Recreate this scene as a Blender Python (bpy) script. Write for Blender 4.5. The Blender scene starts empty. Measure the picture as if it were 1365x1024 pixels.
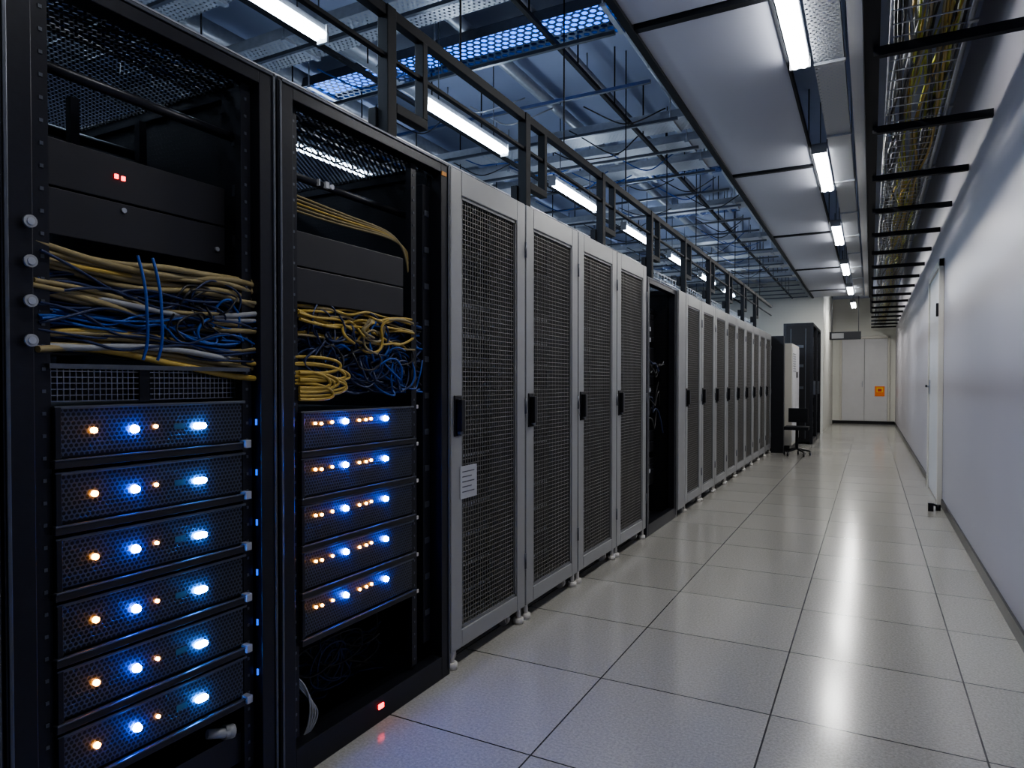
import bpy, math, random
from mathutils import Vector
R = random.Random(7)
scene = bpy.context.scene
COL = scene.collection

# ---------------------------------------------------------------- materials
def newmat(name):
    m = bpy.data.materials.new(name); m.use_nodes = True
    nt = m.node_tree
    return m, nt, nt.nodes["Principled BSDF"], nt.nodes["Material Output"]

def mat(name, col, rough=0.5, metal=0.0, noise=0.0, nscale=30, bump=0.0, spec=None):
    m, nt, b, o = newmat(name)
    b.inputs["Base Color"].default_value = (*col, 1)
    b.inputs["Roughness"].default_value = rough
    b.inputs["Metallic"].default_value = metal
    if spec is not None: b.inputs["Specular IOR Level"].default_value = spec
    tc = nt.nodes.new("ShaderNodeTexCoord")
    n = nt.nodes.new("ShaderNodeTexNoise"); n.inputs["Scale"].default_value = nscale
    n.inputs["Detail"].default_value = 3
    nt.links.new(tc.outputs["Object"], n.inputs["Vector"])
    if noise > 0:
        r = nt.nodes.new("ShaderNodeMapRange")
        r.inputs["To Min"].default_value = 1 - noise; r.inputs["To Max"].default_value = 1 + noise
        nt.links.new(n.outputs["Fac"], r.inputs["Value"])
        mx = nt.nodes.new("ShaderNodeVectorMath"); mx.operation = 'SCALE'
        mx.inputs[0].default_value = col
        nt.links.new(r.outputs[0], mx.inputs["Scale"])
        nt.links.new(mx.outputs[0], b.inputs["Base Color"])
    if bump > 0:
        bp = nt.nodes.new("ShaderNodeBump"); bp.inputs["Strength"].default_value = bump
        bp.inputs["Distance"].default_value = 0.002
        nt.links.new(n.outputs["Fac"], bp.inputs["Height"])
        nt.links.new(bp.outputs[0], b.inputs["Normal"])
    return m

def emis(name, col, s, base=(0.8, 0.8, 0.8)):
    m, nt, b, o = newmat(name)
    b.inputs["Base Color"].default_value = (*base, 1)
    b.inputs["Emission Color"].default_value = (*col, 1)
    b.inputs["Emission Strength"].default_value = s
    return m

def M(nt, op, a, b=None):
    n = nt.nodes.new("ShaderNodeMath"); n.operation = op
    for i, v in enumerate((a, b)):
        if v is None: continue
        if isinstance(v, (int, float)): n.inputs[i].default_value = v
        else: nt.links.new(v, n.inputs[i])
    return n.outputs[0]

def lattice(nt, a, b, p):
    outs = []
    for off in (0.0, 0.5):
        u = M(nt, 'SUBTRACT', M(nt, 'FRACT', M(nt, 'ADD', M(nt, 'DIVIDE', a, p), off)), 0.5)
        v = M(nt, 'SUBTRACT', M(nt, 'FRACT', M(nt, 'ADD', M(nt, 'DIVIDE', b, p * 1.732), off)), 0.5)
        v = M(nt, 'MULTIPLY', v, 1.732)
        outs.append(M(nt, 'SQRT', M(nt, 'ADD', M(nt, 'MULTIPLY', u, u), M(nt, 'MULTIPLY', v, v))))
    return M(nt, 'MINIMUM', outs[0], outs[1])

def perf(name, col, axes, p, r, rough=0.4, metal=0.6, see=True, holecol=(0.002, 0.002, 0.003)):
    m, nt, b, o = newmat(name)
    tc = nt.nodes.new("ShaderNodeTexCoord"); s = nt.nodes.new("ShaderNodeSeparateXYZ")
    nt.links.new(tc.outputs["Object"], s.inputs[0])
    d = lattice(nt, s.outputs[axes[0]], s.outputs[axes[1]], p)
    solid = M(nt, 'GREATER_THAN', d, r)
    b.inputs["Roughness"].default_value = rough
    b.inputs["Metallic"].default_value = metal
    if see:
        b.inputs["Base Color"].default_value = (*col, 1)
        nt.links.new(solid, b.inputs["Alpha"])
    else:
        mx = nt.nodes.new("ShaderNodeMix"); mx.data_type = 'RGBA'
        mx.inputs["A"].default_value = (*holecol, 1); mx.inputs["B"].default_value = (*col, 1)
        nt.links.new(solid, mx.inputs["Factor"]); nt.links.new(mx.outputs["Result"], b.inputs["Base Color"])
        nt.links.new(M(nt, 'MULTIPLY', solid, metal), b.inputs["Metallic"])
        bp = nt.nodes.new("ShaderNodeBump"); bp.inputs["Distance"].default_value = 0.002
        nt.links.new(solid, bp.inputs["Height"]); nt.links.new(bp.outputs[0], b.inputs["Normal"])
    return m

BLACK = mat("black_powdercoat", (0.016, 0.017, 0.023), 0.36, 0.3, 0.2, 60, 0.1)
MBLACK = mat("matte_black_strut", (0.008, 0.009, 0.012), 0.6, 0.0, 0.2, 60, 0, 0.25)
BLACK2 = mat("black_panel", (0.024, 0.024, 0.028), 0.42, 0.2, 0.15, 8)
BLKPLAS = mat("black_plastic", (0.008, 0.008, 0.01), 0.3, 0)
EDGE = mat("worn_dark_steel", (0.12, 0.13, 0.15), 0.35, 0.7, 0.2, 30)
STEEL = mat("galvanised_steel", (0.42, 0.44, 0.48), 0.35, 0.5, 0.2, 25)
SILVER = mat("grey_cabinet_paint", (0.33, 0.335, 0.335), 0.36, 0.3, 0.05, 15, 0.05)
SILVER2 = mat("grey_cabinet_inner_lip", (0.20, 0.205, 0.21), 0.4, 0.3, 0.05, 15)
WIRE = mat("mesh_wire", (0.26, 0.255, 0.24), 0.28, 0.6)
WIRE2 = mat("vent_grid_wire", (0.3, 0.31, 0.34), 0.3, 0.8)
GEAR = mat("equipment_face_grey", (0.10, 0.10, 0.10), 0.35, 0.4, 0.2, 20)
WHITE = mat("white_paint", (0.60, 0.60, 0.61), 0.5, 0, 0.04, 6)
CREAM = mat("cream_paint", (0.60, 0.58, 0.52), 0.45, 0, 0.04, 6)
FOOT = mat("pale_caster_plastic", (0.6, 0.58, 0.55), 0.5)
PAPER = mat("paper_label", (0.42, 0.43, 0.45), 0.7)
INK = mat("label_ink", (0.1, 0.1, 0.12), 0.7)
CYEL = mat("yellow_cable", (0.40, 0.28, 0.06), 0.45, 0, 0.2, 20)
CTAN = mat("tan_cable", (0.26, 0.21, 0.10), 0.5, 0, 0.2, 20)
CBLU = mat("blue_cable", (0.016, 0.07, 0.29), 0.4, 0, 0.2, 20)
CNAV = mat("navy_cable", (0.014, 0.026, 0.08), 0.4)
CBLK = mat("black_cable", (0.012, 0.012, 0.014), 0.4)
CGRN = mat("green_yellow_cable", (0.42, 0.45, 0.05), 0.5, 0, 0.2, 20)
CGRY = mat("grey_cable", (0.28, 0.29, 0.30), 0.5)
TUBE = emis("fluorescent_tube", (0.95, 0.97, 1.0), 24)
TUBEB = emis("fluorescent_tube_cool", (0.72, 0.85, 1.0), 22)
LBLUE = emis("led_blue", (0.015, 0.12, 1.0), 230)
LBLUEW = emis("led_blue_white", (0.05, 0.28, 1.0), 150)
LCYAN = emis("display_cyan", (0.03, 0.12, 0.22), 0.25, (0.005, 0.015, 0.03))
LORG = emis("led_orange", (1.0, 0.36, 0.05), 32)
LRED = emis("led_red", (1.0, 0.02, 0.02), 8)
LREFL = emis("blue_reflection_glow", (0.01, 0.12, 1.0), 1.5, (0.01, 0.01, 0.02))  # emissive blue imitating LED reflections on the rack sides, not a lamp
BLUESTRIP = emis("blue_led_strip", (0.01, 0.16, 1.0), 4)
PERF_X = perf("perforated_black_door", (0.04, 0.04, 0.045), (1, 2), 0.018, 0.40)
PERF_T = perf("perforated_black_top", (0.04, 0.04, 0.045), (0, 1), 0.018, 0.40)
PERF_S = perf("perforated_black_side", (0.03, 0.03, 0.035), (0, 2), 0.016, 0.33, see=False)
BEZEL = perf("honeycomb_bezel", (0.08, 0.09, 0.115), (1, 2), 0.0105, 0.36, 0.32, 0.6, see=False)
TRAYPERF = perf("perforated_tray_steel", (0.48, 0.50, 0.54), (0, 1), 0.03, 0.25, 0.4, 0.2)
TRAYBLUE = perf("perforated_tray_blue", (0.04, 0.07, 0.12), (0, 1), 0.05, 0.38, 0.35, 0.5)

# ---------------------------------------------------------------- builder
class B:
    def __init__(s): s.v=[]; s.f=[]; s.m=[]; s.sm=[]; s.mats=[]
    def mi(s, m):
        if m not in s.mats: s.mats.append(m)
        return s.mats.index(m)
    def box(s, x0, x1, y0, y1, z0, z1, m):
        x0,x1=min(x0,x1),max(x0,x1); y0,y1=min(y0,y1),max(y0,y1); z0,z1=min(z0,z1),max(z0,z1)
        n=len(s.v); k=s.mi(m)
        s.v += [(x0,y0,z0),(x1,y0,z0),(x1,y1,z0),(x0,y1,z0),(x0,y0,z1),(x1,y0,z1),(x1,y1,z1),(x0,y1,z1)]
        for f in ((0,3,2,1),(4,5,6,7),(0,1,5,4),(1,2,6,5),(2,3,7,6),(3,0,4,7)):
            s.f.append(tuple(n+i for i in f)); s.m.append(k); s.sm.append(False)
        return s
    def cyl(s, p0, p1, r, m, seg=10, r1=None):
        p0=Vector(p0); p1=Vector(p1); r1 = r if r1 is None else r1
        ax=(p1-p0).normalized(); t=Vector((0,0,1)) if abs(ax.z)<0.9 else Vector((1,0,0))
        a=ax.cross(t).normalized(); b=ax.cross(a).normalized(); n=len(s.v); k=s.mi(m)
        for p,rr in ((p0,r),(p1,r1)):
            for i in range(seg):
                th=2*math.pi*i/seg; s.v.append(tuple(p+a*rr*math.cos(th)+b*rr*math.sin(th)))
        for i in range(seg):
            j=(i+1)%seg; s.f.append((n+i,n+seg+i,n+seg+j,n+j)); s.m.append(k); s.sm.append(True)
        s.f.append(tuple(n+i for i in range(seg))); s.m.append(k); s.sm.append(False)
        s.f.append(tuple(n+seg+i for i in reversed(range(seg)))); s.m.append(k); s.sm.append(False)
        return s
    def mesh(s, name, off=(0,0,0)):
        me=bpy.data.meshes.new(name)
        me.from_pydata([(x-off[0],y-off[1],z-off[2]) for x,y,z in s.v],[],s.f)
        for m in s.mats: me.materials.append(m)
        me.polygons.foreach_set("material_index", s.m)
        me.polygons.foreach_set("use_smooth", s.sm)
        me.update(); return me
    def obj(s, name, parent=None, bevel=0, origin=None):
        off = tuple(parent.location) if parent else (origin or (0,0,0))
        o=bpy.data.objects.new(name, s.mesh(name, off)); COL.objects.link(o)
        if parent: o.parent=parent
        elif origin: o.location=origin
        if bevel: addbevel(o, bevel)
        return o

def addbevel(o, w):
    md=o.modifiers.new("bevel","BEVEL"); md.width=w; md.segments=2; md.limit_method='ANGLE'

def inst(name, me, parent, bevel=0):
    o=bpy.data.objects.new(name, me); COL.objects.link(o); o.parent=parent
    if bevel: addbevel(o, bevel)
    return o

def empty(name, loc):
    e=bpy.data.objects.new(name,None); e.location=loc; e.empty_display_size=0.1; COL.objects.link(e); return e

def cables(name, paths, parent=None, origin=(0,0,0)):
    cu=bpy.data.curves.new(name,'CURVE'); cu.dimensions='3D'; cu.bevel_depth=1.0; cu.bevel_resolution=2
    cu.resolution_u=5; cu.use_fill_caps=True
    mats=[]
    off=Vector(parent.location) if parent else Vector(origin)
    for pts,r,m in paths:
        if m not in mats: mats.append(m); cu.materials.append(m)
        sp=cu.splines.new('NURBS'); sp.points.add(len(pts)-1)
        for i,p in enumerate(pts):
            q=Vector(p)-off; sp.points[i].co=(q.x,q.y,q.z,1); sp.points[i].radius=r
        sp.order_u=4; sp.use_endpoint_u=True; sp.material_index=mats.index(m)
    o=bpy.data.objects.new(name,cu); COL.objects.link(o)
    if parent: o.parent=parent
    else: o.location=off
    return o

# ---------------------------------------------------------------- room shell
XR=0.58; XL=-5.0; Y0=-2.6; Y1=20.6; ZC=3.4
m, nt, b, o = newmat("raised_floor_tiles")
tc=nt.nodes.new("ShaderNodeTexCoord"); s=nt.nodes.new("ShaderNodeSeparateXYZ"); nt.links.new(tc.outputs["Object"], s.inputs[0])
U=M(nt,'DIVIDE',M(nt,'ADD',s.outputs[0],0.29+6.04),0.604); V=M(nt,'DIVIDE',M(nt,'SUBTRACT',s.outputs[1],3.0-12.0),0.6)
def edge(c): 
    f=M(nt,'FRACT',c); return M(nt,'MINIMUM',f,M(nt,'SUBTRACT',1.0,f))
e=M(nt,'MINIMUM',edge(U),edge(V)); line=M(nt,'LESS_THAN',e,0.0045)
cmb=nt.nodes.new("ShaderNodeCombineXYZ"); nt.links.new(M(nt,'FLOOR',U),cmb.inputs[0]); nt.links.new(M(nt,'FLOOR',V),cmb.inputs[1])
wn=nt.nodes.new("ShaderNodeTexWhiteNoise"); wn.noise_dimensions='2D'; nt.links.new(cmb.outputs[0],wn.inputs["Vector"])
n1=nt.nodes.new("ShaderNodeTexNoise"); n1.inputs["Scale"].default_value=110; n1.inputs["Detail"].default_value=5; n1.inputs["Roughness"].default_value=0.75; nt.links.new(tc.outputs["Object"],n1.inputs["Vector"])
val=M(nt,'ADD',M(nt,'MULTIPLY',wn.outputs["Value"],0.04),M(nt,'MULTIPLY',n1.outputs["Fac"],0.50)); val=M(nt,'ADD',val,0.10)
cc=nt.nodes.new("ShaderNodeVectorMath"); cc.operation='SCALE'; cc.inputs[0].default_value=(1.0,0.975,0.89); nt.links.new(val,cc.inputs["Scale"])
mx=nt.nodes.new("ShaderNodeMix"); mx.data_type='RGBA'; nt.links.new(line,mx.inputs["Factor"]); nt.links.new(cc.outputs[0],mx.inputs["A"]); mx.inputs["B"].default_value=(0.02,0.02,0.022,1)
nt.links.new(mx.outputs["Result"],b.inputs["Base Color"])
nt.links.new(M(nt,'ADD',M(nt,'MULTIPLY',n1.outputs["Fac"],0.08),0.13),b.inputs["Roughness"])
b.inputs["Specular IOR Level"].default_value=0.62
bp=nt.nodes.new("ShaderNodeBump"); bp.inputs["Distance"].default_value=0.003; bp.inputs["Strength"].default_value=0.6
nt.links.new(M(nt,'SUBTRACT',1.0,line),bp.inputs["Height"]); nt.links.new(bp.outputs[0],b.inputs["Normal"])
FLOORM=m
WALLM=mat("painted_wall",(0.42,0.405,0.44),0.40,0,0.03,2,0.05)
WALLFAR=mat("far_wall_panels",(0.68,0.68,0.62),0.5,0,0.03,2)
WALLDK=mat("rear_wall",(0.26,0.29,0.38),0.6,0,0.1,2)
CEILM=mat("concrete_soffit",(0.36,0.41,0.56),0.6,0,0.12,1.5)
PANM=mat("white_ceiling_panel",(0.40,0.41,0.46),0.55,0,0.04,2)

B().box(XL,XR,Y0,Y1,-0.1,0,FLOORM).obj("floor")
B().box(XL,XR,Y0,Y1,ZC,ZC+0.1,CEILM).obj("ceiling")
B().box(XR,XR+0.12,Y0,Y1,-0.1,ZC+0.1,WALLM).obj("wall_right")
B().box(XL-0.12,XL,Y0,Y1,-0.1,ZC+0.1,WALLDK).obj("wall_left")
B().box(XL-0.12,XR+0.12,Y0-0.12,Y0,-0.1,ZC+0.1,WALLDK).obj("wall_back")
B().box(XL-0.12,XR+0.12,Y1,Y1+0.12,-0.1,ZC+0.1,WALLFAR).obj("wall_far")
B().box(XL,-0.93,16.4,Y1,0,ZC,WALLFAR).obj("wall_partition")
B().box(XR-0.012,XR,Y0,7.17,0,0.07,BLKPLAS).box(XR-0.012,XR,8.55,Y1,0,0.07,BLKPLAS).obj("baseboard_right")
B().box(-0.93,XR-0.012,Y1-0.015,Y1,0,0.08,BLKPLAS).obj("baseboard_far")
e=empty("door_1",(-0.2,Y1-0.001,0))
b=B(); x0,x1=-0.75,0.45; YD=Y1-0.001
b.box(x0,x0+0.05,YD-0.05,YD,0.08,2.35,CREAM).box(x1-0.05,x1,YD-0.05,YD,0.08,2.35,CREAM).box(x0,x1,YD-0.05,YD,2.3,2.37,CREAM)
b.box(x0+0.055,-0.155,YD-0.035,YD,0.085,2.295,WHITE).box(-0.145,x1-0.055,YD-0.035,YD,0.085,2.295,WHITE)
b.box(-0.155,-0.145,YD-0.02,YD,0.085,2.295,CGRY).box(-0.21,-0.19,YD-0.08,YD-0.03,1.0,1.15,STEEL)
b.obj("door_leaves",e,0.003)
ys=YD-0.037
e=empty("safety_sign",(0.2,ys-0.01,0.9))
B().box(0.1,0.33,ys-0.008,ys,0.75,1.02,mat("orange_sign",(0.9,0.22,0.03),0.5)).box(0.14,0.29,ys-0.010,ys-0.008,0.86,0.99,mat("yellow_sign",(0.9,0.55,0.05),0.5)).box(0.17,0.26,ys-0.012,ys-0.010,0.88,0.95,mat("red_sign_mark",(0.6,0.03,0.03),0.5)).obj("sign_plate",e)
e=empty("door_2",(XR-0.001,7.2,0))
b=B(); a,c=7.2,8.5; XD=XR-0.001
b.box(XD-0.04,XD,a,a+0.07,0,2.24,CREAM).box(XD-0.04,XD,c-0.07,c,0,2.24,CREAM).box(XD-0.04,XD,a,c,2.17,2.24,CREAM)
b.box(XD-0.025,XD,a+0.075,c-0.075,0.01,2.165,WHITE)
b.box(XD-0.06,XD-0.04,a+0.02,a+0.05,1.72,1.84,BLKPLAS)
b.box(XD-0.035,XD-0.025,c-0.16,c-0.1,1.0,1.15,STEEL).cyl((XD-0.025,c-0.13,1.08),(XD-0.06,c-0.13,1.08),0.012,STEEL).box(XD-0.07,XD-0.055,c-0.2,c-0.12,1.07,1.095,BLKPLAS)
b.obj("door_leaf",e,0.003)
e=empty("door_stop",(0.53,6.95,0))
b=B().cyl((0.53,6.95,0),(0.53,6.95,0.05),0.02,BLKPLAS).cyl((0.53,6.95,0.04),(0.47,6.9,0.06),0.01,BLKPLAS).box(0.45,0.49,6.87,6.93,0.0,0.07,BLKPLAS); b.obj("stop_body",e)

# ---------------------------------------------------------------- grey cabinets
def cab_meshes(W,H,D=1.0):
    d={}
    b=B()
    for yy in (0.004,W-0.044):
        for xx in (-0.08,-D): b.box(xx,xx+0.05,yy,yy+0.04,0.09,H-0.02,SILVER2)
    b.box(-D,-0.03,0.004,0.010,0.09,H-0.02,SILVER).box(-D,-0.03,W-0.010,W-0.004,0.09,H-0.02,SILVER)
    b.box(-D,-0.03,0.004,W-0.004,H-0.03,H-0.005,SILVER).box(-D,-0.03,0.004,W-0.004,0.085,0.1,SILVER2)
    d['body']=b.mesh("cabinet_body")
    b=B(); b.box(-D-0.0,-D+0.004,0.02,W-0.02,0.1,H-0.04,PERF_X); d['back']=b.mesh("rear_mesh_door")
    b=B(); rr=random.Random(3); z=0.14
    b.box(-0.16,-0.15,0.06,0.09,0.1,H-0.04,EDGE).box(-0.16,-0.15,W-0.09,W-0.06,0.1,H-0.04,EDGE)
    while z<H-0.25:
        h=rr.choice((0.043,0.088,0.088,0.13))
        if rr.random()<0.8:
            b.box(-0.8,-0.145,0.075,W-0.075,z,z+h-0.004,rr.choice((BLACK2,GEAR,BEZEL,GEAR)))
            if rr.random()<0.7: b.box(-0.145,-0.14,0.1,W-0.1,z+h*0.7,z+h*0.78,STEEL)
        z+=h
    d['gear']=b.mesh("mounted_equipment")
    b=B(); s_=0.078; t0,t1=-0.028,0.0; zb,zt=0.072,H-0.003
    b.box(t0,t1,0.005,0.005+s_,zb,zt,SILVER).box(t0,t1,W-0.005-s_,W-0.005,zb,zt,SILVER)
    b.box(t0,t1,0.005+s_,W-0.005-s_,zt-0.095,zt,SILVER).box(t0,t1,0.005+s_,W-0.005-s_,zb,zb+0.07,SILVER)
    d['door']=b.mesh("door_frame")
    b=B(); q=0.005+s_
    b.box(-0.022,-0.006,q,q+0.012,zb+0.07,zt-0.095,SILVER2).box(-0.022,-0.006,W-q-0.012,W-q,zb+0.07,zt-0.095,SILVER2)
    b.box(-0.022,-0.006,q,W-q,zt-0.107,zt-0.095,SILVER2).box(-0.022,-0.006,q,W-q,zb+0.07,zb+0.082,SILVER2)
    for zz in (0.25,H/2,H-0.25): b.cyl((0.002,W-0.004,zz),(0.002,W-0.004,zz+0.07),0.006,EDGE,8)
    d['lip']=b.mesh("door_lip")
    b=B(); ya,yb=q+0.006,W-q-0.006; za,zc_=zb+0.076,zt-0.1; p=0.0195; w=0.0028
    y=ya
    while y<yb: b.box(-0.016,-0.0125,y,y+w*1.2,za,zc_,WIRE); y+=p
    z=za
    while z<zc_: b.box(-0.0165,-0.013,ya,yb,z,z+w,WIRE); z+=p
    d['mesh']=b.mesh("door_wire_mesh")
    b=B()
    b.box(0.0,0.006,0.022,0.075,0.91,1.07,BLKPLAS).box(0.006,0.03,0.034,0.062,0.93,1.055,BLKPLAS).cyl((0.006,0.048,0.925),(0.022,0.048,0.925),0.012,EDGE)
    d['handle']=b.mesh("swing_handle")
    b=B()
    for yy in (0.09,W-0.09):
        for xx in (-0.07,-D+0.1):
            b.cyl((xx,yy-0.013,0.03),(xx,yy+0.013,0.03),0.03,FOOT,14)
            b.box(xx-0.022,xx+0.022,yy-0.02,yy-0.014,0.02,0.08,FOOT).box(xx-0.022,xx+0.022,yy+0.014,yy+0.02,0.02,0.08,FOOT).box(xx-0.03,xx+0.03,yy-0.024,yy+0.024,0.066,0.088,STEEL)
        q2=yy+(-0.055 if yy<W/2 else 0.055)
        b.cyl((-0.02,q2,0.012),(-0.02,q2,0.09),0.012,FOOT,8)
        b.cyl((-0.02,q2,0.0),(-0.02,q2,0.026),0.024,FOOT,12)
    d['casters']=b.mesh("casters")
    return d
def cabinet(ms, y, x=-1.42):
    e=empty("server_cabinet",(x,y,0))
    for k,nm,bv in (('body','cabinet_body',0),('back','rear_mesh_door',0),('gear','mounted_equipment',0),('door','door_frame',0.004),('lip','door_lip',0),('mesh','door_wire_mesh',0),('handle','swing_handle',0.003),('casters','casters',0)):
        inst(nm,ms[k],e,bv)
    return e
g1=cab_meshes(0.638,1.95); g2=cab_meshes(0.622,1.885)
first=None
for i in range(4):
    c=cabinet(g1,2.168+0.640*i)
    if i==0: first=c
for i in range(9):
    cabinet(g2,5.80+0.625*i,-1.40)
b=B().box(-1.419,-1.4175,2.235,2.36,0.66,0.79,PAPER)
for k in range(5): b.box(-1.4175,-1.417,2.25,2.25+0.09-0.02*(k%2),0.765-0.02*k,0.769-0.02*k,INK)
b.obj("paper_notice",first)

# ---------------------------------------------------------------- black open racks
def open_rack(y0,w,H=1.95,X=-1.42,D=1.0,name="open_server_rack"):
    e=empty(name,(X,y0,0)); y1=y0+w
    b=B(); pw=0.055
    for ya in (y0,y1-pw):
        b.box(X-0.05,X,ya,ya+pw,0,H,BLACK); b.box(X-D,X-D+0.05,ya,ya+pw,0,H,BLACK)
    b.box(X-0.05,X,y0+pw,y1-pw,H-0.045,H,BLACK).box(X-D,X-D+0.05,y0+pw,y1-pw,H-0.05,H,BLACK)
    b.box(X-0.05,X,y0+pw,y1-pw,0,0.085,BLACK).box(X-D,X-D+0.05,y0+pw,y1-pw,0,0.085,BLACK)
    b.box(X-D+0.05,X-0.05,y0,y0+0.02,H-0.04,H,BLACK).box(X-D+0.05,X-0.05,y1-0.02,y1,H-0.04,H,BLACK)
    b.box(X-D+0.05,X-0.05,y0+0.02,y1-0.02,0.03,0.04,BLACK)
    b.box(X,X+0.004,y0+0.004,y0+0.012,0.02,H-0.01,EDGE).box(X,X+0.004,y1-0.012,y1-0.004,0.02,H-0.01,EDGE)
    b.box(X,X+0.004,y0+0.012,y1-0.012,H-0.012,H-0.004,EDGE)
    b.obj("rack_frame",e,0.004)
    b=B()
    b.box(X-D+0.05,X-0.05,y0+0.004,y0+0.009,0.04,H-0.04,PERF_S).box(X-D+0.05,X-0.05,y1-0.009,y1-0.004,0.04,H-0.04,PERF_S)
    b.obj("side_panels",e)
    B().box(X-D+0.05,X-0.05,y0+0.02,y1-0.02,H-0.012,H-0.009,PERF_T).obj("perforated_top",e)
    B().box(X-D+0.01,X-D+0.014,y0+0.055,y1-0.055,0.09,H-0.05,PERF_X).obj("perforated_rear_door",e)
    return e

def servers(e,X,ya,yb,zl,sp,n,leds,h=0.105,latchside=True):
    b=B(); L=B(); N=B()
    for i in range(n):
        z=zl-sp*i
        b.box(X-0.7,X-0.004,ya+0.006,yb-0.006,z,z+h,BLACK2)
        N.box(X-0.004,X,ya+0.008,yb-0.008,z+0.006,z+h-0.004,BEZEL)
        b.box(X-0.003,X+0.006,ya,yb,z+h-0.004,z+h+0.003,EDGE)
        b.box(X-0.02,X+0.012,ya-0.004,yb+0.004,z-0.018,z-0.002,BLACK2).box(X+0.004,X+0.014,ya-0.004,yb+0.004,z-0.003,z+0.001,EDGE)
        b.box(X-0.003,X+0.008,ya,ya+0.012,z,z+h,BLACK)
        if latchside:
            b.box(X-0.004,X+0.02,yb-0.012,yb+0.006,z-0.014,z+0.006,STEEL)
        for (yy,dz,kind) in leds:
            zz=z+dz
            if kind=='b': L.cyl((X-0.002,yy,zz),(X+0.010,yy,zz),0.010,LBLUE,14,0.007)
            if kind=='w':
                L.box(X-0.002,X+0.008,yy-0.009,yy+0.009,zz-0.007,zz+0.007,LBLUEW)
                L.cyl((X-0.002,yy-0.009,zz),(X+0.008,yy-0.009,zz),0.007,LBLUEW,12).cyl((X-0.002,yy+0.009,zz),(X+0.008,yy+0.009,zz),0.007,LBLUEW,12)
            if kind=='o': L.cyl((X-0.002,yy,zz),(X+0.006,yy,zz),0.0065,LORG,12)
            if kind=='s': L.cyl((X-0.002,yy,zz),(X+0.005,yy,zz),0.0042,LORG,10)
            if kind=='c': L.box(X-0.002,X+0.001,yy-0.015,yy+0.013,zz-0.007,zz+0.007,LCYAN)
    b.obj("server_chassis",e,0.0015); N.obj("server_bezels",e); L.obj("status_leds",e)

def rails(e,X,ya,yb,z0,z1,y0,y1,reflections=False):
    b=B()
    for y,sgn in ((ya,-1),(yb,1)):
        b.box(X-0.03,X-0.006,y,y+sgn*0.03,z0,z1,BLACK)
        z=z0+0.02
        while z<z1-0.02:
            b.box(X-0.006,X-0.004,y+sgn*0.010,y+sgn*0.017,z,z+0.007,EDGE); z+=0.0445
    b.box(X-0.10,X-0.03,y1-0.075,y1-0.07,z0,z1,BLACK)
    z=z0+0.05
    while z<z1-0.05:
        b.box(X-0.06,X-0.045,y1-0.077,y1-0.075,z,z+0.03,EDGE); z+=0.133
    if reflections:
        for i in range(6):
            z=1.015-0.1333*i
            b.cyl((X+0.003,y1-0.056,z-0.008),(X+0.003,y1-0.056,z+0.008),0.003,LREFL,8)  # glowing pegs painted in for blue reflections on the post's inner side
    b.obj("mounting_rails",e)

def messy(paths,n,X,y0,y1,z0,z1,mats,r,amp,xs=0.05,npt=8):
    for _ in range(n):
        zz=R.uniform(z0,z1); zz2=min(max(zz+R.gauss(0,(z1-z0)*0.3),z0),z1); pts=[]
        for k in range(npt):
            t=k/(npt-1)
            pts.append((X+R.uniform(-xs,xs*0.3), y0+(y1-y0)*t+R.uniform(-0.02,0.02)*(0<k<npt-1),
                        min(max(zz*(1-t)+zz2*t+R.gauss(0,amp),z0-0.005),z1+0.01)))
        paths.append((pts,R.uniform(r*0.8,r*1.15),R.choice(mats)))
def loops(paths,n,X,y0,y1,z0,z1,mats,r,rad):
    for _ in range(n):
        cy=R.uniform(y0+rad,y1-rad); cz=R.uniform(z0+rad*0.6,z1-rad*0.5); ph=R.uniform(0,6.3); a=rad*R.uniform(0.5,1.1); bb=rad*R.uniform(0.4,0.8)
        pts=[]
        nn=R.randint(7,14)
        for k in range(nn):
            th=ph+k*0.75
            pts.append((X+R.uniform(-0.03,0.015),cy+a*math.cos(th)+k*R.uniform(-0.004,0.006),cz+bb*math.sin(th)+R.gauss(0,0.006)))
        paths.append((pts,R.uniform(r*0.8,r*1.15),R.choice(mats)))

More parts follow.
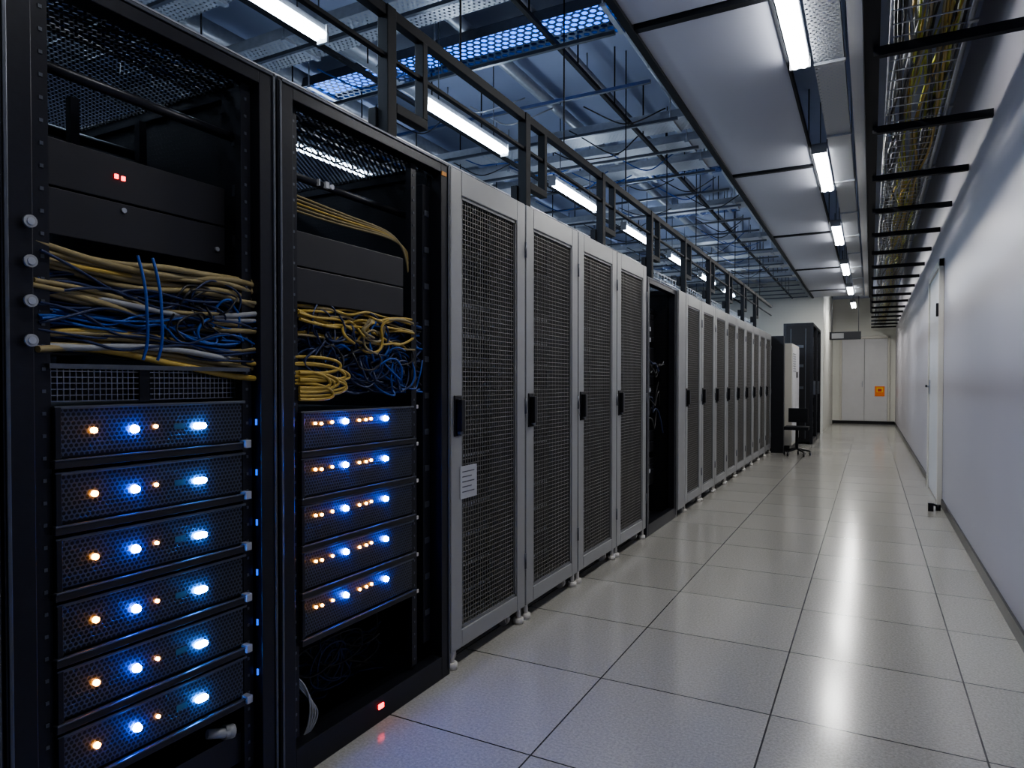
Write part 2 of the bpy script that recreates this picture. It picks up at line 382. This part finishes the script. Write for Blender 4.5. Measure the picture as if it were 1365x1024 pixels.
def rackA(y0):
    dy=y0-0.66
    e=open_rack(y0,0.655)
    ya,yb=0.757+dy,1.222+dy
    servers(e,-1.44,ya,yb,0.965,0.1333,6,[(0.836+dy,0.055,'o'),(0.925+dy,0.052,'b'),(0.975+dy,0.055,'s'),(1.037+dy,0.052,'c'),(1.088+dy,0.05,'w')])
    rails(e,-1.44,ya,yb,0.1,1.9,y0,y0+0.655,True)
    b=B(); pa,pb=0.765+dy,1.232+dy
    for z0,z1 in ((1.535,1.635),(1.432,1.531)):
        b.box(-1.526,-1.52,pa,pb,z0,z1,BLACK2).box(-1.9,-1.526,pa+0.01,pb-0.01,z0+0.004,z1-0.004,BLACK2)
    b.obj("blank_panels",e,0.002)
    b=B(); b.box(-1.52,-1.517,0.935+dy,0.943+dy,1.584,1.594,LRED).box(-1.52,-1.517,0.951+dy,0.959+dy,1.583,1.593,LRED); b.obj("red_indicators",e)
    b=B(); b.cyl((-1.52,0.955+dy,1.515),(-1.515,0.955+dy,1.515),0.006,STEEL).cyl((-1.52,1.205+dy,1.47),(-1.515,1.205+dy,1.47),0.006,STEEL); b.obj("panel_screws",e)
    b=B(); b.cyl((-1.50,y0+0.03,1.77),(-1.50,y0+0.62,1.77),0.012,BLACK).cyl((-1.95,y0+0.03,1.80),(-1.95,y0+0.62,1.80),0.014,BLACK)
    for yy in (0.93,1.10): b.box(-1.7,-1.68,yy+dy,yy+0.02+dy,1.62,1.80,BLACK)
    b.box(-1.45,-1.43,ya-0.01,yb+0.01,1.148,1.158,EDGE)
    b.obj("support_bars",e)
    b=B(); y=ya
    while y<yb: b.box(-1.475,-1.472,y,y+0.002,1.08,1.148,WIRE2); y+=0.0125
    z=1.08
    while z<1.148: b.box(-1.474,-1.471,ya,yb,z,z+0.002,WIRE2); z+=0.0125
    b.box(-1.60,-1.50,ya+0.01,ya+0.19,1.082,1.14,BLACK2).box(-1.60,-1.50,ya+0.24,yb-0.01,1.082,1.14,BLACK2)
    b.box(-1.478,-1.468,ya+0.2,ya+0.225,1.078,1.15,BLACK)
    b.obj("vent_grid",e)
    b=B()
    for z in (1.425,1.35,1.275,1.20):
        b.cyl((-1.42,y0+0.042,z),(-1.405,y0+0.042,z),0.006,STEEL,10).cyl((-1.408,y0+0.042,z),(-1.402,y0+0.042,z),0.012,CGRY,16).cyl((-1.402,y0+0.042,z),(-1.400,y0+0.042,z),0.007,STEEL,12)
    b.obj("cable_ring_studs",e)
    P=[]
    for zc,n in ((1.375,9),(1.30,6),(1.21,9)):
        for k in range(n):
            z=zc+R.uniform(-0.018,0.018); zend=z+R.uniform(-0.055,0.01)
            pts=[(-1.45+R.uniform(-0.03,0.012),y0+0.06+0.55*t+R.uniform(-0.01,0.01),z*(1-t)+zend*t+0.010*math.sin(3.3*t*2+zc*20)+R.gauss(0,0.004)) for t in (0,0.15,0.32,0.5,0.68,0.85,1)]
            P.append((pts,R.uniform(0.005,0.008),R.choice((CTAN,CTAN,CYEL,CTAN,CGRY))))
    messy(P,95,-1.462,y0+0.075,y0+0.61,1.175,1.36,[CNAV,CNAV,CBLK,CBLK,CBLU],0.004,0.012)
    messy(P,12,-1.44,y0+0.075,y0+0.60,1.18,1.37,[CBLU,CNAV,CNAV],0.003,0.018,0.03,9)
    loops(P,10,-1.44,y0+0.25,y0+0.62,1.19,1.37,[CBLU,CBLU,CNAV,CBLK],0.003,0.08)
    for yy in (0.93,0.965):
        P.append(([(-1.43,yy+dy,1.40),(-1.415,yy+dy+0.012,1.33),(-1.41,yy+dy+0.004,1.27),(-1.42,yy+dy+0.02,1.21),(-1.43,yy+dy+0.01,1.17)],0.0035,CBLU))
    cables("patch_cables",P,e)
    b=B(); b.cyl((-1.46,1.12+dy,0.24),(-1.44,1.17+dy,0.225),0.012,CGRY).cyl((-1.45,1.16+dy,0.228),(-1.445,1.185+dy,0.222),0.018,CGRY).box(-1.7,-1.46,ya,yb,0.12,0.2,BLACK2); b.obj("power_plug",e)
    return e
rackA(0.66); rackA(0.0)

# rack B
y0=1.322; w=0.840; X=-1.42; y1=y0+w
e=open_rack(y0,w)
ya,yb=1.415,1.955
servers(e,-1.44,ya,yb,0.922,0.1355,5,[(1.475,0.078,'s'),(1.50,0.076,'s'),(1.545,0.078,'s'),(1.603,0.078,'b'),(1.668,0.078,'s'),(1.70,0.078,'s'),(1.725,0.08,'s'),(1.799,0.078,'b')],0.112,False)
rails(e,-1.44,ya,yb,0.1,1.9,y0,y1)
b=B()
for z0,z1 in ((1.455,1.555),(1.352,1.451)):
    b.box(-1.456,-1.45,ya-0.01,yb-0.04,z0,z1,BLACK2).box(-1.9,-1.456,ya,yb-0.05,z0+0.004,z1-0.004,BLACK2)
b.obj("blank_panels",e,0.002)
b=B(); b.box(-1.52,-1.51,1.57,1.575,1.73,1.75,PAPER).box(-1.52,-1.51,1.60,1.615,1.73,1.75,PAPER).cyl((-1.52,1.63,1.74),(-1.51,1.63,1.74),0.008,PAPER)
b.cyl((-1.53,y0+0.03,1.74),(-1.53,y1-0.03,1.74),0.012,BLACK)
b.box(X,X+0.003,2.11,2.14,1.895,1.91,mat("orange_tag",(0.7,0.3,0.05),0.5)); b.box(-1.94,-1.92,y0+0.2,y0+0.22,1.56,1.9,BLACK).obj("tags_and_bar",e)
b=B(); b.box(X,X+0.004,1.735,1.76,0.045,0.06,LRED); b.obj("red_indicators",e)
b=B(); b.box(-1.50,-1.46,2.045,2.09,0.15,1.85,BLACK)
z=0.25
while z<1.8:
    b.box(-1.4605,-1.457,2.053,2.082,z,z+0.022,EDGE); z+=0.135
z=0.35
while z<1.1: b.box(-1.4605,-1.456,2.0,2.012,z,z+0.014,FOOT); z+=0.135
b.box(-1.46,-1.455,1.985,1.99,0.95,1.03,LREFL)  # blue reflection on the rack's inner side, put in as a glowing strip
b.obj("power_strip",e,0.002)
P=[]
messy(P,90,-1.47,ya-0.01,yb+0.08,1.09,1.33,[CNAV,CBLK,CNAV,CBLU,CNAV],0.004,0.03,0.05,10)
loops(P,24,-1.445,ya,yb+0.08,1.08,1.34,[CNAV,CNAV,CBLU,CBLK],0.0036,0.09)
messy(P,10,-1.44,ya,yb,1.24,1.34,[CYEL,CTAN],0.0042,0.012,0.03,9)
loops(P,4,-1.43,ya,yb-0.05,1.19,1.35,[CYEL,CTAN,CYEL],0.004,0.08)
for k in range(9):
    c0=1.085+0.009*k+R.uniform(-.01,.01); ln=R.uniform(0.12,0.24)
    P.append(([(-1.45,ya-0.01,c0+0.03),(-1.43,ya+ln*0.5,c0+0.035),(-1.42,ya+ln,c0+R.uniform(-.01,.02)),(-1.43,ya+ln*0.7,c0-0.02),(-1.44,ya,c0-0.015)],0.0048,CYEL))
for k in range(5):
    o=0.012*k
    P.append(([(-1.56,ya-0.02,1.70-o),(-1.53,ya+0.15,1.68-o),(-1.50,ya+0.33,1.655-o*0.6),(-1.48,yb-0.09,1.65-o*0.5),(-1.46,yb-0.02+o*0.5,1.60),(-1.46,yb+0.01+o*0.5,1.50),(-1.46,yb+0.02+o*0.4,1.40),(-1.47,yb+0.02,1.30)],0.0038,R.choice((CYEL,CTAN,CTAN))))
messy(P,16,-1.62,ya-0.01,yb+0.03,0.06,0.24,[CBLK,CNAV,CNAV],0.004,0.05,0.12,9)
loops(P,10,-1.55,ya,yb,0.08,0.33,[CBLK,CNAV,CBLK],0.004,0.12)
for k in range(4):
    P.append(([(-1.5,ya,0.28),(-1.46,ya+0.05,0.24-0.02*k),(-1.45,ya+0.06+0.02*k,0.13),(-1.46,ya+0.03,0.06),(-1.5,ya-0.01,0.05)],0.003,CGRY))
cables("patch_cables",P,e)

e=open_rack(4.735,0.83,1.885)
b=B(); rr=random.Random(11); z=0.15
while z<1.75:
    h=rr.choice((0.09,0.135,0.045))
    if rr.random()<0.6: b.box(-2.1,-1.58,4.83,5.46,z,z+h-0.006,BLACK2).box(-1.58,-1.576,4.84,5.45,z+h-0.014,z+h-0.008,EDGE)
    z+=h
b.box(-1.45,-1.43,4.80,4.83,0.1,1.8,EDGE)
for z in (0.45,1.05,1.42,1.5): b.box(-1.45,-1.44,4.84,4.90,z,z+0.03,STEEL)
b.obj("mounted_equipment",e)
P=[]; messy(P,8,-1.50,4.84,5.44,0.7,1.3,[CBLK,CNAV],0.006,0.08); cables("patch_cables",P,e)
b=B().box(-1.42,-1.40,5.57,5.795,0.06,1.885,SILVER).box(-2.3,-1.42,5.57,5.60,0.0,1.885,SILVER).box(-2.3,-1.42,5.77,5.795,0.0,1.885,SILVER).box(-2.3,-1.42,5.6,5.77,0.05,0.08,SILVER2)
b.obj("cable_chase_cabinet",None,0.004,origin=(-1.42,5.57,0))

# ---------------------------------------------------------------- equipment further down the aisle
e=empty("equipment_rack",(-1.25,11.45,0))
b=B().box(-2.2,-1.22,11.46,11.50,0,1.86,BLACK).box(-1.30,-1.22,11.5,11.62,0,1.86,BLACK).box(-2.2,-1.3,11.5,11.62,1.8,1.86,BLACK).box(-1.219,-1.215,11.48,11.58,0.1,1.7,EDGE)
b.obj("rack_shell",e,0.004)
e=empty("cooling_unit",(-1.12,11.7,0))
b=B().box(-2.1,-1.12,11.7,12.9,0.1,1.75,CREAM).box(-2.08,-1.15,11.72,12.88,0,0.1,BLACK).box(-1.12,-1.112,11.75,12.28,0.15,1.7,WHITE).box(-1.12,-1.112,12.32,12.85,0.15,1.7,WHITE)
for k in range(8): b.box(-1.112,-1.106,11.8,12.23,1.3+0.04*k,1.315+0.04*k,CGRY)
b.box(-1.11,-1.10,12.35,12.5,1.2,1.3,BLKPLAS); b.obj("unit_casing",e,0.006)
cx,cy=-0.99,11.15
e=empty("office_chair",(cx,cy,0))
b=B(); k8=0.8
for k in range(5):
    th=k*2*math.pi/5+0.3; px,py=cx+0.24*k8*math.cos(th),cy+0.24*k8*math.sin(th)
    b.cyl((cx,cy,0.11),(px,py,0.07),0.018,BLKPLAS,8,0.012)
    b.cyl((px-0.012,py,0.028),(px+0.012,py,0.028),0.028,BLKPLAS,12).cyl((px,py,0.04),(px,py,0.075),0.008,EDGE,8)
b.cyl((cx,cy,0.1),(cx,cy,0.40),0.022,MBLACK,12)
b.box(cx-0.17,cx+0.17,cy-0.18,cy+0.17,0.40,0.45,MBLACK)
b.box(cx-0.14,cx+0.14,cy+0.17,cy+0.20,0.5,0.72,MBLACK).box(cx-0.025,cx+0.025,cy+0.16,cy+0.18,0.38,0.54,MBLACK)
b.obj("chair_frame",e,0.008)
for yy in (13.3,14.35):
    e=open_rack(yy,1.0,2.2,-0.92,0.5,"network_rack")
    b=B(); z=0.15
    while z<2.0:
        h=R.choice((0.09,0.18,0.045))
        if R.random()<0.7: b.box(-1.36,-0.97,yy+0.1,yy+0.9,z,z+h-0.01,R.choice((BLACK2,BLACK2,EDGE)))
        z+=h
    for z in (0.5,1.0,1.4,1.75): b.box(-1.22,-1.08,yy-0.012,yy+0.001,z,z+0.05,EDGE)
    for x in (-1.3,-1.05): b.box(x,x+0.012,yy-0.010,yy+0.001,0.1,2.1,EDGE)
    b.box(-0.92,-0.88,yy+0.01,yy+0.05,0.9,1.15,EDGE); b.obj("mounted_equipment",e)

# ---------------------------------------------------------------- overhead
for i in range(7):
    a=-2.3+2.9*i; c=a+2.86
    if i==6: c=16.3
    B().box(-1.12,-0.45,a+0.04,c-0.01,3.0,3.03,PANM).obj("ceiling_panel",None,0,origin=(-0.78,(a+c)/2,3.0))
b=B()
b.box(-1.16,-1.12,Y0+0.05,16.3,2.98,3.05,MBLACK).box(-0.45,-0.435,Y0+0.05,16.3,2.985,3.03,MBLACK)
for i in range(8):
    a=-2.3+2.9*i-0.02
    if a<16.3: b.box(-1.12,-0.45,a,a+0.045,2.985,3.035,MBLACK)
y=-1.5
while y<16:
    for x in (-1.14,-0.44): b.cyl((x,y,3.03),(x,y,ZC),0.006,EDGE,6)
    y+=1.45
b.obj("ceiling_grid_frame",None,0,origin=(-0.8,0,3))

def lamp(x0,x1,y,L,z,tube,power,col,slim=False):
    e=empty("fluorescent_light",((x0+x1)/2,y+L/2,z))
    xm=(x0+x1)/2; wq=(x1-x0)*0.5
    if slim:
        b=B().box(xm-0.018,xm+0.018,y,y+L,z+0.035,z+0.06,STEEL)
        for yy in (y-0.012,y+L): b.box(xm-0.03,xm+0.03,yy,yy+0.012,z-0.02,z+0.06,CGRY)
    else:
        b=B().box(x0,x1,y,y+L,z+0.035,z+0.07,WHITE)
        for yy in (y-0.012,y+L): b.box(x0-0.006,x1+0.006,yy,yy+0.012,z-0.005,z+0.07,CGRY)
    for yy in (y+0.15,y+L-0.15): b.cyl((xm,yy,z+0.06),(xm,yy,ZC),0.004,EDGE,6)
    b.obj("fixture_housing",e)
    t=B()
    for xx in (xm-wq*0.5,xm+wq*0.5): t.cyl((xx,y+0.01,z+0.008),(xx,y+L-0.01,z+0.008),wq*0.42,tube,12)
    t.obj("tubes",e)
    ld=bpy.data.lights.new("lamp_glow",'AREA'); ld.shape='RECTANGLE'; ld.size=x1-x0; ld.size_y=L; ld.energy=power; ld.color=col
    lo=bpy.data.objects.new("lamp_glow",ld); COL.objects.link(lo); lo.parent=e; lo.location=(0,0,-0.03)
for k in range(0,7):
    lamp(-0.425,-0.325,0.22+2.84*k,1.2,2.945,TUBE,(9,15,17,18,20,20,22)[k],(1.0,0.97,0.91))
for k in range(8):
    lamp(-2.28,-2.20,-0.35+1.75*k,0.95,2.70,TUBEB,14,(0.62,0.78,1.0),True)
for k in range(5):
    lamp(-3.9,-3.82,0.5+3.2*k,1.2,2.9,TUBEB,15,(0.62,0.78,1.0),True)

y_end=16.3
b=B().box(-0.30,-0.15,Y0+0.05,y_end,2.97,2.974,TRAYPERF).box(-0.304,-0.30,Y0+0.05,y_end,2.97,3.03,STEEL).box(-0.15,-0.146,Y0+0.05,y_end,2.97,3.03,STEEL)
y=-2.2
while y<y_end:
    b.box(-0.305,-0.14,y,y+0.03,2.955,2.97,STEEL).cyl((-0.30,y+0.015,2.96),(-0.30,y+0.015,ZC),0.004,STEEL,6).cyl((-0.14,y+0.015,2.96),(-0.14,y+0.015,ZC),0.005,STEEL,6); y+=1.3
b.obj("cable_tray",None,0,origin=(-0.22,0,2.93))
B().box(-0.12,-0.05,Y0+0.05,y_end,2.97,ZC,WHITE).obj("ceiling_beam",None,0,origin=(-0.08,0,3))
b=B().box(-0.02,0.025,Y0+0.05,y_end,2.60,2.64,MBLACK).box(-0.045,0.03,Y0+0.05,y_end,2.93,3.0,MBLACK)
y=-1.85
while y<20.3:
    b.box(0.0,XR-0.004,y,y+0.035,2.56,2.60,MBLACK)
    if y<y_end: b.cyl((0.005,y+0.02,2.6),(0.005,y+0.02,ZC),0.007,EDGE,6)
    y+=1.05
b.obj("bracket_ladder",None,0,origin=(0.3,0,2.6))
b=B()
for x in (0.06,0.34): b.box(x,x+0.006,Y0+0.05,20.3,2.605,2.64,STEEL)
y=-2.4
while y<20.2: b.box(0.066,0.34,y,y+0.006,2.607,2.611,STEEL); y+=0.12
b.obj("ladder_tray",None,0,origin=(0.2,0,2.6))
P=[]
for k in range(34):
    x=R.uniform(0.08,0.32); z=R.uniform(2.62,2.67); pts=[]
    for j in range(40):
        pts.append((min(max(x+R.gauss(0,0.035),0.075),0.33),-2.4+j*0.58,z+R.gauss(0,0.010)))
    P.append((pts,R.uniform(0.004,0.008),R.choice((CGRN,CYEL,CGRY,CGRY,CGRY,CTAN,CBLK,CBLK))))
cables("overhead_cables",P,None,(0.2,0,2.62))
b=B()
for x,z in ((0.42,3.1),(0.48,3.16)): b.cyl((x,Y0+0.05,z),(x,20.5,z),0.018,STEEL,10)
y=-2
while y<20: b.box(0.38,0.53,y,y+0.03,3.18,3.2,STEEL).cyl((0.45,y+0.015,3.2),(0.45,y+0.015,ZC),0.006,STEEL,6).box(0.4,0.5,y,y+0.03,3.07,3.08,STEEL); y+=1.6
b.obj("conduit_pipes",None,0,origin=(0.45,0,3.1))

b=B()
b.box(-1.52,-1.485,0.05,12.2,2.39,2.43,MBLACK)
b.box(-1.51,-1.49,0.05,12.2,2.25,2.265,MBLACK)
y=0.81
while y<11.4:
    zt=1.951 if y<4.7 else 1.887
    b.box(-1.525,-1.48,y,y+0.05,zt,2.43,MBLACK)
    b.box(-1.52,-1.48,y+0.05,y+0.24,2.07,2.105,MBLACK).box(-1.52,-1.48,y+0.21,y+0.24,2.105,2.39,MBLACK)
    b.box(-1.56,-1.525,y-0.01,y+0.055,2.0,2.08,MBLACK)
    b.cyl((-1.5,y+0.5,2.43),(-1.5,y+0.5,ZC),0.005,MBLACK,6)
    y+=1.06
b.obj("overhead_support_frame",None,0.003,origin=(-1.5,1,2.4))
b=B(); bx0,bx1=-1.95,-1.65; zb=2.02
for x in (bx0,(bx0+bx1)/2,bx1): b.box(x-0.003,x+0.003,0.1,11.3,zb,zb+0.006,STEEL)
for x in (bx0,bx1): b.box(x-0.003,x+0.003,0.1,11.3,zb+0.06,zb+0.066,STEEL)
y=0.12
while y<11.3:
    b.box(bx0,bx1,y,y+0.005,zb,zb+0.005,STEEL); b.box(bx0-0.003,bx0+0.003,y,y+0.005,zb,zb+0.06,STEEL); b.box(bx1-0.003,bx1+0.003,y,y+0.005,zb,zb+0.06,STEEL); y+=0.1
y=0.5
while y<11.2:
    zt=1.951 if y<4.7 else 1.887
    for x in (bx0,bx1-0.02): b.box(x,x+0.02,y,y+0.02,zt,zb,STEEL)
    y+=0.9
b.obj("wire_basket",None,0,origin=(-1.8,0.1,2.02))
P=[]
for k in range(22):
    x=R.uniform(-1.92,-1.68); z=R.uniform(2.035,2.08)
    P.append(([(min(max(x+R.gauss(0,0.03),-1.93),-1.67),0.15+j*0.5,z+R.gauss(0,0.012)) for j in range(23)],R.uniform(0.004,0.007),R.choice((CBLK,CGRY,CNAV,CBLU,CGRY))))
cables("basket_cables",P,None,(-1.8,0.1,2.04))

def crosstray(y,x0,x1,z,wd,blue):
    nm="blue_lit_cable_tray" if blue else "wire_cable_tray"
    e=empty(nm,((x0+x1)/2,y,z))
    B().box(x0,x1,y,y+wd,z,z+0.004,TRAYBLUE if blue else TRAYPERF).obj("tray_floor",e)
    fr=B().box(x0,x1,y-0.004,y,z,z+0.06,EDGE if blue else STEEL).box(x0,x1,y+wd,y+wd+0.004,z,z+0.06,EDGE if blue else STEEL)
    for x in (x0+0.15,(x0+x1)/2,x1-0.1):
        fr.cyl((x,y-0.008,z),(x,y-0.008,ZC),0.005,STEEL,6).cyl((x,y+wd+0.008,z),(x,y+wd+0.008,ZC),0.005,STEEL,6).box(x-0.015,x+0.015,y-0.01,y+wd+0.01,z-0.015,z,STEEL)
    if blue: fr.box(x0,x1,y,y+wd,z+0.06,z+0.064,BLACK)
    fr.obj("tray_sides",e)
    if blue: B().box(x0+0.05,x1-0.05,y+wd*0.15,y+wd*0.85,z+0.05,z+0.055,BLUESTRIP).obj("led_strips",e)
crosstray(3.5,-3.6,-1.2,3.18,0.32,True)
crosstray(6.5,-2.6,-1.3,3.18,0.3,True)
crosstray(8.2,-2.3,-1.4,3.18,0.25,True)
for y in (0.4,0.95,1.6,2.1,2.75,4.9,5.4,5.9,7.5,9.4,10.6,11.8,13.0): crosstray(y,-4.6,-1.2,3.04,0.26,False)
b=B()
for x,z in ((-1.55,2.98),(-2.6,2.9),(-3.2,2.95)): b.box(x-0.012,x+0.012,0,16.2,z,z+0.025,MBLACK)
y=0.5
while y<16:
    for x in (-1.55,-2.6,-3.2): b.cyl((x,y,2.98),(x,y,ZC),0.005,MBLACK,6)
    b.box(-3.3,-1.2,y+0.3,y+0.32,2.95,2.97,EDGE)
    y+=0.65
b.obj("strut_channel_grid",None,0,origin=(-2.4,0,3))
b=B()
for x,z,r in ((-2.9,3.24,0.07),(-3.6,3.24,0.09),(-1.75,3.27,0.025),(-1.32,3.26,0.03),(-2.2,3.28,0.04)): b.cyl((x,0,z),(x,16.3,z),r,STEEL,14)
for y in range(0,16,2):
    for x,z in ((-2.9,3.15),(-3.6,3.2),(-1.75,3.25),(-1.32,3.2)): b.cyl((x,y+0.4,z),(x,y+0.4,ZC),0.006,STEEL,6)
b.obj("service_pipes",None,0,origin=(-2.4,0,3.2))
P=[]
for k in range(60):
    x=R.uniform(-3.4,-1.7); y=R.uniform(0.5,12)
    P.append(([(x,y,3.06),(x+0.15,y+0.1,2.98),(x+0.3,y+R.uniform(-.3,.3),R.uniform(2.8,2.95)),(x+0.45,y+0.2,3.0),(x+0.5,y+0.3,3.06)],0.005,R.choice((CBLK,CGRY,CBLK,CBLU))))
cables("hanging_cables",P,None,(-2.4,5,3.1))
b=B().box(-0.85,-0.2,17.2,17.25,2.10,2.28,BLACK).box(-0.8,-0.55,17.19,17.2,2.13,2.25,PAPER)
for x in (-0.8,-0.25): b.cyl((x,17.22,2.28),(x,17.22,ZC),0.008,EDGE,6)
b.obj("hanging_sign_box",None,0,origin=(-0.5,17.2,2.2))

# ---------------------------------------------------------------- world + camera
w=bpy.data.worlds.new("world"); scene.world=w; w.use_nodes=True
w.node_tree.nodes["Background"].inputs[0].default_value=(0.05,0.08,0.15,1)
w.node_tree.nodes["Background"].inputs[1].default_value=0.3
cd=bpy.data.cameras.new("camera"); cam=bpy.data.objects.new("camera",cd); COL.objects.link(cam)
cd.sensor_width=36; cd.lens=36*899/1365; cd.clip_start=0.02
p=math.radians(0.9)
cam.location=(0,0,1.12); cam.rotation_euler=(math.pi/2-p,0,math.radians(28.0))
cd.shift_y=(899*math.tan(p)-2)/1365
scene.camera=cam
scene.view_settings.view_transform='AgX'
try: scene.view_settings.look='AgX - Medium High Contrast'
except Exception: pass
